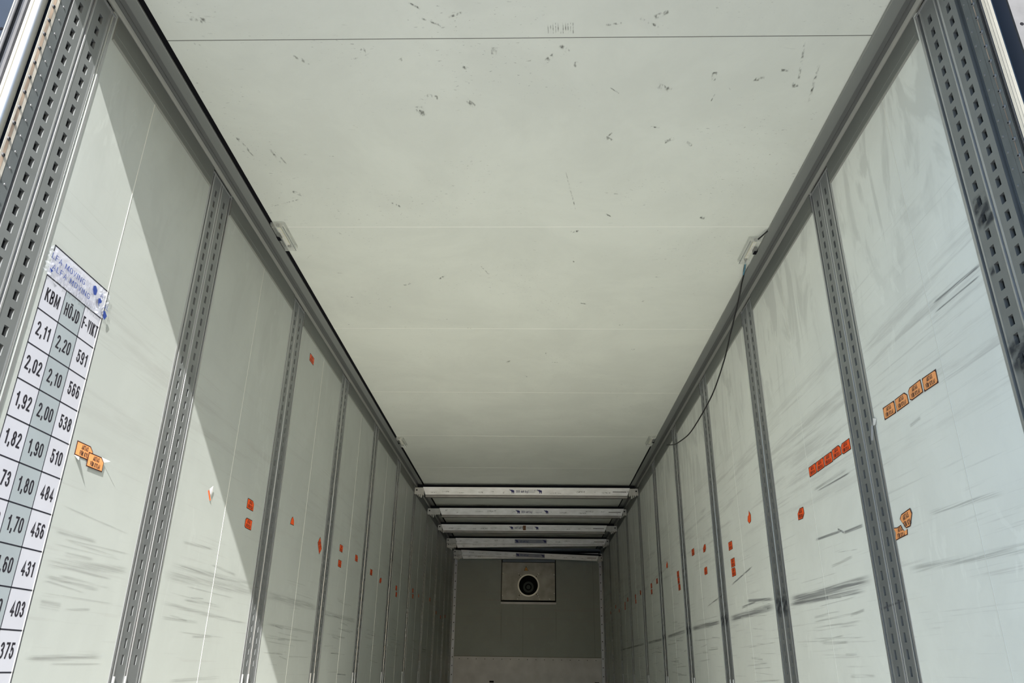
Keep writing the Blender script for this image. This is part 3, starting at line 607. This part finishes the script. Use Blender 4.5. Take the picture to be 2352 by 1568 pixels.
beam(13.00, 1.715, 1.745, -1.110, 1.167, 'beam half hidden behind the sloping farthest beam', None, lower=False)

# ------------------------------------------------------------------ lamps and cable
def lamp(side, y0, y1, xe, label):
    """clear strip lamp clipped along the edge of the ceiling"""
    zc = 1.8885; xa = side*xe; w_ = .062; yc = (y0+y1)/2; org = (side*(xe-w_/2), yc, zc); L = empty('strip_lamp', org, label, 'lamp', 'clear strip lamps along the ceiling edges')
    bx = lambda a, b, ya, yb_, za, zb, n, m: (lambda mb: (mb.box(*sorted((side*(xe-a), side*(xe-b))), ya, yb_, za, zb), mb.build(n, m, L, org))[1])(MB())
    h = .026
    mb = MB(); pr = [(0, zc), (0, zc-h*.6), (.008, zc-h), (w_-.010, zc-h), (w_, zc-h*.45), (w_, zc)]
    mb.extrude(pr, lambda p, t: (side*(xe-p[0]), t, p[1]), y0, y1, 0, close=True, caps=True); mb.build('clear_cover', 'acrylic', L, org)
    bx(w_-.0035, w_-.0015, y0, y1, zc-h, zc-h+.002, 'cover_rim', 'alu'); bx(.008, w_-.008, y0, y0+.004, zc-h-.001, zc-.004, 'end_wall', 'acrylic'); bx(.004, w_-.006, y1-.005, y1, zc-h-.001, zc-.004, 'end_wall', 'acrylic')
    bx(.020, .036, y0+.035, y1-.03, zc-.010, zc-.006, 'led_board', 'led')
    bx(.002, .018, yc-.02, yc+.012, zc-h-.002, zc-.002, 'connector', 'black')
    bx(w_, w_+.003, y0+.002, y1-.002, zc-h*.5, zc, 'edge_rib', 'acrylic')
    for yy in (y0+.018, y1-.016): mb = MB(); mb.disc((side*(xe-.028), yy, zc-.004), (0, 0, -1), .008, .010, 12, 0, .006); mb.build('screw', 'bolt', L, (side*(xe-.028), yy, zc-.004))
    n = 8
    for k in range(n):
        yy = y0+.045+(y1-y0-.09)*k/(n-1); mb = MB(); mb.box(*sorted((side*(xe-.023), side*(xe-.033))), yy-.005, yy+.005, zc-.0125, zc-.0098); mb.build('diode', 'white', L, (side*(xe-.028), yy, zc-.011))
    return L
lamp(-1, 2.985, 3.205, 1.150, 'clear strip lamp on the left ceiling edge, the one nearest the opening')
lamp(1, 3.115, 3.335, 1.150, 'clear strip lamp on the right ceiling edge above the hanging black cable')
lamp(-1, 6.53, 6.78, 1.150, 'small distant clear strip lamp on the left ceiling edge')
lamp(1, 6.44, 6.69, 1.150, 'small distant clear strip lamp on the right ceiling edge')
# cable: points measured where it hangs about 6 cm off the wall, running into the coving at both ends
cp = [(3.34, 1.884, 1.128), (3.43, 1.882, 1.142), (3.475, 1.874, 1.150), (3.54, 1.860, 1.155), (3.60, 1.832, 1.158), (3.70, 1.790, 1.16), (3.86, 1.725, 1.162), (4.05, 1.655, 1.168), (4.34, 1.588, 1.174), (4.58, 1.563, 1.178), (4.96, 1.550, 1.181), (5.30, 1.566, 1.190), (5.66, 1.620, 1.20), (5.98, 1.683, 1.212), (6.42, 1.80, 1.233)]
def cat_rom(P, n=6):
    out = []
    for i in range(len(P)-1):
        p0, p1, p2, p3 = P[max(i-1, 0)], P[i], P[i+1], P[min(i+2, len(P)-1)]
        for k in range(n):
            t = k/n; out.append(.5*((2*p1)+(p2-p0)*t+(2*p0-5*p1+4*p2-p3)*t*t+(3*p1-p0-3*p2+p3)*t**3))
    return out+[P[-1]]
mb = MB(); mb.tube(cat_rom([Vector((x, y, z)) for y, z, x in cp]), .0042, 8)
cb = mb.build('hanging_cable', 'cable', None, (1.17, 4.6, 1.6), smooth=True); tag(cb, 'black cable hanging in a bow from the lamp along the right wall', 'cable')
mb = MB(); mb.tube([Vector((1.128, 3.345, 1.880)), Vector((1.138, 3.40, 1.8745)), Vector((1.143, 3.455, 1.868))], .0035, 6); wc = MB(); wc.v, wc.f, wc.m = mb.v, mb.f, mb.m
o = wc.build('wire_sleeve', 'wire', cb, (1.17, 4.6, 1.6), smooth=True)
mb = MB(); mb.tube([Vector((1.128, 3.115, 1.874)), Vector((1.140, 3.07, 1.872)), Vector((1.152, 3.05, 1.878))], .004, 6)
o = mb.build('lamp_feed_cable', 'cable', None, (1.14, 3.07, 1.875), smooth=True); tag(o, 'short black feed wire at the near end of the right-hand ceiling lamp', 'cable')

# ------------------------------------------------------------------ orange stickers
SH = {'full': [(-.5, -.5), (.5, -.5), (.5, .5), (-.5, .5)],
      'chip': [(-.5, -.5), (.5, -.5), (.5, .2), (.3, .5), (-.5, .5)],
      'chip2': [(-.5, -.35), (-.35, -.5), (.5, -.5), (.5, .5), (-.35, .5), (-.5, .3)],
      'cut': [(-.5, -.5), (.2, -.5), (.5, -.1), (.45, .5), (-.1, .5), (-.5, .1)],
      'shard': [(-.45, -.2), (-.1, -.5), (.35, -.4), (.45, .1), (.1, .55), (-.05, .2), (-.3, .15)],
      'tri': [(-.5, -.5), (.4, -.45), (.3, .1), (-.1, .5), (-.35, .2)],
      'torn': [(-.5, -.5), (-.1, -.42), (.45, -.35), (.5, .05), (.28, -.05), (.12, .3), (.1, .5), (-.2, .42), (-.48, .5), (-.38, .1)],
      'leaf': [(-.5, .3), (-.2, -.45), (.15, -.5), (.5, .15), (.45, .5), (-.3, .5)]}
def sticker(side, y, z, label, group, w_=.088, h=.042, shape='full', rot=0, faded=False, txt='AKTAS\nFÖR KYLA!', curl=0.0, off=.0008, flap=None):
    curl = 0
    x = side*(XW-off); org = (x, y, z); rd = Vector((0, 1, 0)) if side < 0 else Vector((0, -1, 0)); up = Vector((0, 0, 1)); nn = Vector((-side, 0, 0))
    r = rd*math.cos(rot)+up*math.sin(rot); u = up*math.cos(rot)-rd*math.sin(rot); c = Vector(org)
    poly = SH[shape]; mb = MB()
    def P(a, b, o): return c+r*a*w_+u*b*h+nn*(o+curl*max(0, abs(b)-.3)*max(0, abs(a)-.2)*.6)
    ins = lambda a, b, d: (a*(1-2*d/w_), b*(1-2*d/h))
    mb.poly([P(a, b, .0003) for a, b in poly], 1)
    bd = [ins(a, b, .0032) for a, b in poly]
    # inner field with stepped corners on complete labels
    if shape in ('full', 'chip', 'chip2'):
        k = .07; q = [(-.5+k, -.5), (.5-k, -.5), (.5, -.5+k*2), (.5, .5-k*2), (.5-k, .5), (-.5+k, .5), (-.5, .5-k*2), (-.5, -.5+k*2)]
        if shape != 'full': q = poly
        bd = [ins(a, b, .0030) for a, b in q]
    mb.poly([P(a, b, .0006) for a, b in bd], 0)
    # thickness
    if flap:
        a, b, t = flap; mb.poly([P(*a, .0005), P(*b, .0005), P(*t, .014), P((a[0]+t[0])/2, (a[1]+t[1])/2, .009)], 2)
    for i in range(len(poly)):
        a, b = poly[i], poly[(i+1) % len(poly)]; mb.poly([P(*a, 0), P(*b, 0), P(*b, .0003), P(*a, .0003)], 1)
    s = mb.build('warning_sticker', ['orangef' if faded else 'orange', 'inkr', 'white'], None, org, recalc=False)
    tag(s, label, 'sticker', group)
    if txt: put_text(text_mesh(txt, h*.27, .92, .17, .13), 'ink', s, tuple(c+nn*.0009), rd, up, rot=rot)
    return s
gR1, gR2 = 'row of four faded stickers on the right wall', 'row of five stickers on the right wall'
for i, (y, z, sh, n) in enumerate(((2.407, .797, 'full', 'left end'), (2.316, .797, 'chip', 'second from the left'), (2.222, .800, 'chip2', 'third from the left'), (2.129, .798, 'full', 'right end'))):
    sticker(1, y, z, 'faded orange AKTAS FÖR KYLA sticker, near right wall, %s of four' % n, gR1, shape=sh, faded=True, w_=.085, rot=(-.02, .01, .02, -.02)[i])
for i, n in enumerate(('left end', 'second from the left', 'middle one', 'second from the right', 'right end')):
    y = 3.155-.0912*i; sticker(1, y, .781+(.003 if i == 3 else 0), 'orange AKTAS FÖR KYLA sticker, %s, in the row of five' % n, gR2, shape=('full', 'full', 'full', 'chip', 'chip2')[i], rot=(0, .01, -.01, .02, .01)[i], w_=.086)
sticker(1, 2.483, .417, 'torn faded orange sticker lower in the overlapping pair on the near right wall', 'overlapping stickers on the near right wall', shape='torn', faded=True, w_=.095, txt='AKTAS\nFÖR KYLA', curl=.02)
sticker(1, 2.427, .446, 'peeling faded orange sticker on top of the overlapping pair, near right wall', 'overlapping stickers on the near right wall', shape='leaf', faded=True, w_=.085, h=.050, rot=.12, txt='AKTAS\nFÖR KYL', curl=.05, off=.0022)
sticker(1, 3.364, .640, 'single orange sticker with torn black corner below the row of five', 'single stickers on the right wall', shape='cut', w_=.085, h=.048, rot=-.05)
sticker(1, 4.168, .770, 'narrow torn orange shard high between the second and third right rails', 'single stickers on the right wall', shape='shard', w_=.080, h=.065, txt=None)
R = [(4.623, .687, 'full', 'orange sticker alone above two touching ones, beside the third right rail'), (4.604, .588, 'full', 'upper of two touching orange stickers beside the third right rail'), (4.605, .536, 'chip', 'lower of two touching orange stickers beside the third right rail'),
     (5.708, .800, 'full', 'orange sticker left of the pair high between third and fourth right rails'), (5.320, .772, 'cut', 'chipped orange sticker high between the third and fourth right rails'), (5.339, .626, 'chip2', 'lowest orange sticker between the third and fourth right rails'),
     (6.846, .850, 'shard', 'ragged orange sticker above and left of the stack of three on the right wall'), (6.357, .718, 'full', 'top sticker of the orange stack of three on the right wall'), (6.349, .668, 'full', 'middle sticker of the orange stack of three on the right wall'), (6.333, .616, 'chip', 'bottom sticker of the orange stack of three on the right wall'),
     (7.444, .776, 'full', 'orange sticker just left of the fifth right rail, deep inside'), (7.810, .769, 'full', 'upper orange sticker of a touching pair left of the fifth right rail'), (7.815, .714, 'full', 'lower orange sticker of a touching pair left of the fifth right rail'),
     (8.616, .777, 'chip', 'lone orange sticker just past the sixth right rail'), (9.043, .772, 'full', 'upper orange sticker of a narrow pair past the sixth right rail'), (9.035, .720, 'full', 'lower orange sticker of a narrow pair past the sixth right rail'),
     (9.778, .800, 'chip', 'lone orange sticker just past the seventh right rail'), (10.10, .773, 'full', 'upper orange sticker of a thin pair past the seventh right rail'), (10.105, .724, 'full', 'lower orange sticker of a thin pair past the seventh right rail'),
     (10.794, .740, 'chip', 'tiny dim orange sticker just past the eighth right rail'), (11.232, .820, 'full', 'tiny dim orange sticker between eighth and ninth right rails'), (11.962, .787, 'full', 'farthest barely visible dark sticker on the right wall')]
for y, z, sh, lb in R: sticker(1, y, z, lb, 'distant stickers on the right wall', shape=sh, w_=.09, h=.048 if sh != 'shard' else .06, txt='AKTAS\nFÖR KYLA!' if sh != 'shard' else None)
sticker(-1, 2.128, .566, 'peeling faded orange sticker under its neighbour beside the number chart', 'overlapping stickers beside the number chart', shape='chip', faded=True, txt='AKTAS\nFÖR KYL', rot=.02, flap=((-.5, -.5), (-.2, -.5), (-.45, -.85)))
sticker(-1, 2.194, .550, 'faded orange sticker on top with lifted corner beside the number chart', 'overlapping stickers beside the number chart', shape='chip', faded=True, rot=.03, off=.0025, flap=((.5, .2), (.3, .5), (.62, .35)))
Lq = [(4.136, 1.667, 'full', 'highest orange sticker, alone near the ceiling on the left wall', 0), (3.503, .683, 'chip', 'upper of two orange stickers before the second left rail', 0), (3.512, .597, 'chip2', 'lower of two orange stickers before the second left rail', 0),
      (4.162, .726, 'tri', 'small torn orange sticker between second and third left rails', 0), (4.757, .681, 'full', 'tilted orange sticker standing on its corner before the third left rail', -.8), (5.305, .743, 'full', 'upper orange sticker of a pair just past the third left rail', 0),
      (5.305, .642, 'full', 'lower orange sticker of a pair just past the third left rail', 0), (5.799, .742, 'chip', 'orange sticker with white flecks before the fourth left rail', 0), (6.380, .707, 'full', 'orange sticker just past the fourth left rail', 0),
      (6.802, .687, 'cut', 'orange sticker between fourth rail and fifth rail, left wall', 0), (7.628, .702, 'full', 'upper orange sticker of a touching pair past the fifth left rail', 0), (7.654, .645, 'full', 'lower orange sticker of a touching pair past the fifth left rail', 0),
      (8.704, .776, 'full', 'upper orange sticker of a touching pair past the sixth left rail', 0), (8.730, .719, 'full', 'lower orange sticker of a touching pair past the sixth left rail', 0), (9.180, .767, 'tri', 'small orange scrap between sixth and seventh left rails', 0),
      (10.204, .804, 'chip', 'dim orange sticker past the seventh left rail', 0), (10.955, .694, 'full', 'dim dark sticker past the eighth left rail', 0), (11.505, .670, 'full', 'barely visible dark sticker before the ninth left rail', 0), (12.108, .716, 'full', 'farthest barely visible dark sticker on the left wall', 0)]
for y, z, sh, lb, ro in Lq: sticker(-1, y, z, lb, 'single stickers on the left wall', shape=sh, w_=.088 if sh != 'tri' else .075, h=.046 if ro == 0 else .06, rot=ro, txt='AKTAS\nFÖR KYLA!' if sh != 'tri' else None)
# torn scraps
def scrap(side, y, z, label, pts, mats, w_=.05, curl=.012):
    x = side*(XW-.001); org = (x, y, z); rd = Vector((0, 1, 0)) if side < 0 else Vector((0, -1, 0)); mb = MB()
    for mi, pl in pts:
        mb.poly([Vector(org)+rd*a*w_+Vector((0, 0, b*w_))+Vector((-side, 0, 0))*(.0004+.0003*mi+curl*o_) for a, b, o_ in pl], mi)
    return tag(mb.build('torn_scrap', mats, None, org, recalc=False), label, 'sticker scrap')
scrap(-1, 3.04, .648, 'torn white paper scrap with an orange edge on the sunlit left wall', [(0, [(-.2, .1, 0), (.15, .4, .3), (.3, .0, .2), (.35, -.4, 0), (.0, -.3, .3)]), (1, [(-.45, -.1, 0), (-.3, .0, 0), (.2, -.65, .2), (.1, -.7, 0)])], ['white', 'orange'], .055)
scrap(1, 2.528, .775, 'torn grey scrap hanging down over the first right rail edge', [(0, [(-.1, .5, 0), (.1, .65, .3), (.45, .5, 0), (.3, .1, .4), (.15, .1, .6), (-.1, .2, .3)]), (1, [(-.1, .2, .8), (.2, .1, .8), (.0, -.9, 1.1), (-.35, -.8, 1.0)]), (2, [(-.05, .45, .2), (.25, .45, .2), (.2, .3, .2)])], ['white', 'trim', 'orange'], .05)

# ------------------------------------------------------------------ number chart on the left wall
y0, y1 = 1.773, 2.057; cols = [1.773, 1.8665, 1.9630, 2.057]; rowz = [1.048, .957]+[.957-.0982*i for i in range(1, 12)]
X = -XW; org = (X, 1.915, .55); ch = empty('number_chart', org, 'white wall chart of black figures with a grey middle column, beside the first left rail', 'chart')
mb = MB(); mb.box(X, X+.0002, y0, y1, rowz[-1], rowz[0], 0); mb.build('chart_sheet', 'paper', ch, org)
mb = MB(); mb.box(X+.0001, X+.0003, cols[1], cols[2], rowz[-1], rowz[1], 0); mb.build('grey_column', 'cell', ch, org)
mb = MB(); lw = .0018
for z in rowz: mb.box(X+.0002, X+.00045, y0-lw*.6, y1+lw*.6, z-lw, z+lw)
for i, yv in enumerate(cols):
    if i in (0, 3): mb.box(X+.0002, X+.00045, yv-lw*.7, yv+lw*.7, rowz[-1], rowz[0 if i == 3 else 1])
    else: mb.box(X+.0002, X+.00045, yv-lw*.7, yv+lw*.7, rowz[-1], rowz[1])
mb.box(X+.0002, X+.00045, y0-lw, y0+lw, 1.03, 1.05); mb.build('grid_lines', 'line', ch, org)
rows = [('KBM', 'HÖJD', 'F-VIKT'), ('2,11', '2,20', '591'), ('2,02', '2,10', '566'), ('1,92', '2,00', '538'), ('1,82', '1,90', '510'), ('1,73', '1,80', '484'), ('1,62', '1,70', '456'), ('1,53', '1,60', '431'), ('1,43', '1,50', '403'), ('1,33', '1,40', '375'), ('1,24', '1,30', '347')]
for i, rw in enumerate(rows):
    zc_ = (rowz[i+1]+rowz[i+2])/2 if i+2 < len(rowz) else rowz[-1]-.049
    for j, s_ in enumerate(rw):
        yc_ = (cols[j]+cols[j+1])/2; hh = .033
        me = text_mesh(s_, hh, .86 if i else {3: .94, 4: .84, 6: .64}[len(s_)], .165)
        put_text(me, 'ink', ch, (X+.0004, yc_, zc_+.001), (0, 1, 0), (0, 0, 1))
# strip of printed packing tape across the chart heading
TP = empty('packing_tape', (X+.002, 1.915, .99), 'crumpled clear packing tape with blue lettering stuck over the chart top', 'tape')
mb = MB(); nx, nz = 34, 12; grid = {}
for i in range(nx+1):
    for k in range(nz+1):
        u = i/nx; v = k/nz
        yy = 1.754+.318*u+(rng.uniform(-.009, .006) if i == 0 else rng.uniform(-.012, .006) if i == nx else 0); zc_ = 1.005; zz = zc_+(v-.5)*.082+(rng.uniform(-.004, .004) if k in (0, nz) else 0)
        wr = 0 if 3 < i < nx-6 else 1
        grid[i, k] = (X+.0016+abs(rng.gauss(0, .0012))*(.12+1.8*wr), yy, zz-.006)
for i in range(nx):
    for k in range(nz): mb.poly([grid[i, k], grid[i+1, k], grid[i+1, k+1], grid[i, k+1]])
tm = bpy.data.materials.new('clear_tape'); tm.use_nodes = True; tb = tm.node_tree.nodes['Principled BSDF']; tb.inputs['Base Color'].default_value = (.70, .73, .82, 1); tb.inputs['Roughness'].default_value = .15
tt = tm.node_tree.nodes.new('ShaderNodeTexNoise'); tt.inputs['Scale'].default_value = 60; tc_ = tm.node_tree.nodes.new('ShaderNodeTexCoord'); tm.node_tree.links.new(tc_.outputs['Object'], tt.inputs['Vector'])
tr = tm.node_tree.nodes.new('ShaderNodeMapRange'); tr.inputs[1].default_value = .4; tr.inputs[2].default_value = .65; tr.inputs[3].default_value = .05; tr.inputs[4].default_value = .42; tm.node_tree.links.new(tt.outputs[0], tr.inputs[0]); tm.node_tree.links.new(tr.outputs[0], tb.inputs['Alpha'])
mb.build('tape_film', tm, TP, (X+.002, 1.915, .99), recalc=False)
dirr = (0, 1, 0)
upp = (0, 0, 1)
def tp(s_, ya, yb, zc_, h, m_='tape', dx=.0062):
    me = text_mesh(s_, h, 1.2 if m_ == 'tape' else 1.21, .11 if m_ == 'tape' else .09).copy(); xs = [v.co.x for v in me.vertices]; k = (yb-ya)/(max(xs)-min(xs)); o_ = (max(xs)+min(xs))/2
    for v in me.vertices: v.co.x = (v.co.x-o_)*k
    put_text(me, m_, TP, (X+dx, (ya+yb)/2, zc_), dirr, upp)
tp('LFA MOVING', 1.764, 1.927, 1.0130, .0150); tp('ALFA MOVING', 1.776, 1.964, .9855, .0150)
tp('ALFA MOVING', 1.818, 2.004, .9715, .0145, 'tapel', .0050); tp('NG', 1.934, 1.957, 1.018, .0145, 'tapel', .005); tp('TIMOVING', 1.803, 1.918, 1.0050, .0145, 'tapel', .0045)
tp('A', 2.012, 2.026, 1.0180, .0145); tp('AL', 2.045, 2.066, .9960, .0145)
def diamond(y, z, s, pts): 
    mb = MB(); mb.poly([(X+.0065, y+a*s, z+b*s) for a, b in pts]); mb.build('tape_emblem', 'tape', TP, (X+.0065, y, z))
diamond(1.979, 1.016, .0125, [(-.9, .7), (0, 1.2), (1, .4), (.9, -.9), (0, -1.2), (-.8, -.2)])
diamond(2.016, .995, .0105, [(-1, .7), (0, 1.2), (1, .5), (.5, -.2), (-.1, -.3), (0, -1.6), (-.7, -.4)])
diamond(2.056, .971, .012, [(-1, .8), (-.2, .9), (1, .1), (.2, -1.3), (-.5, -.9)])
diamond(1.776, .971, .008, [(-1, .7), (1, .4), (.1, -.7)])
# grease smears on the first right-hand rail, as part of that rail
first_r = [o for o in bpy.data.objects if o.name.startswith('load_rail') and 'grease' in o.get('label', '')][0]
for (y, z, a, b) in ((1.712, 1.115, .035, .05), (1.722, 1.15, .02, .02), (1.70, 1.08, .03, .02), (1.712, .72, .045, .06), (1.70, .67, .03, .035), (1.735, .95, .01, .015)):
    mb = MB(); mb.poly([(XW-.0012+.0006-.0012, y-a, z-b), (XW-.0012+.0006-.0012, y+a, z-b), (XW-.0012+.0006-.0012, y+a, z+b), (XW-.0012+.0006-.0012, y-a, z+b)], 0, [(0, 0), (1, 0), (1, 1), (0, 1)]); mb.build('grease_smear', 'stainb', first_r, (XW, y, z), recalc=False)
right_rails = sorted([o for o in bpy.data.objects if o.name.startswith('load_rail') and o.parent is None and o.location.x > 0], key=lambda o: o.location.y)
for k, (z, a) in ((2, (.30, .07)), (3, (.292, .045)), (4, (.286, .04)), (5, (.28, .03))):
    y = right_rails[k].location.y
    for dy in (-.045, .045):
        mb = MB(); mb.poly([(XW-.0018, y+dy-.045, z-a), (XW-.0018, y+dy+.045, z-a), (XW-.0018, y+dy+.045, z+a), (XW-.0018, y+dy-.045, z+a)], 0, [(0, 0), (1, 0), (1, 1), (0, 1)])
        mb.build('scuff_smear', 'stainb', right_rails[k], (XW, y+dy, z), recalc=False)
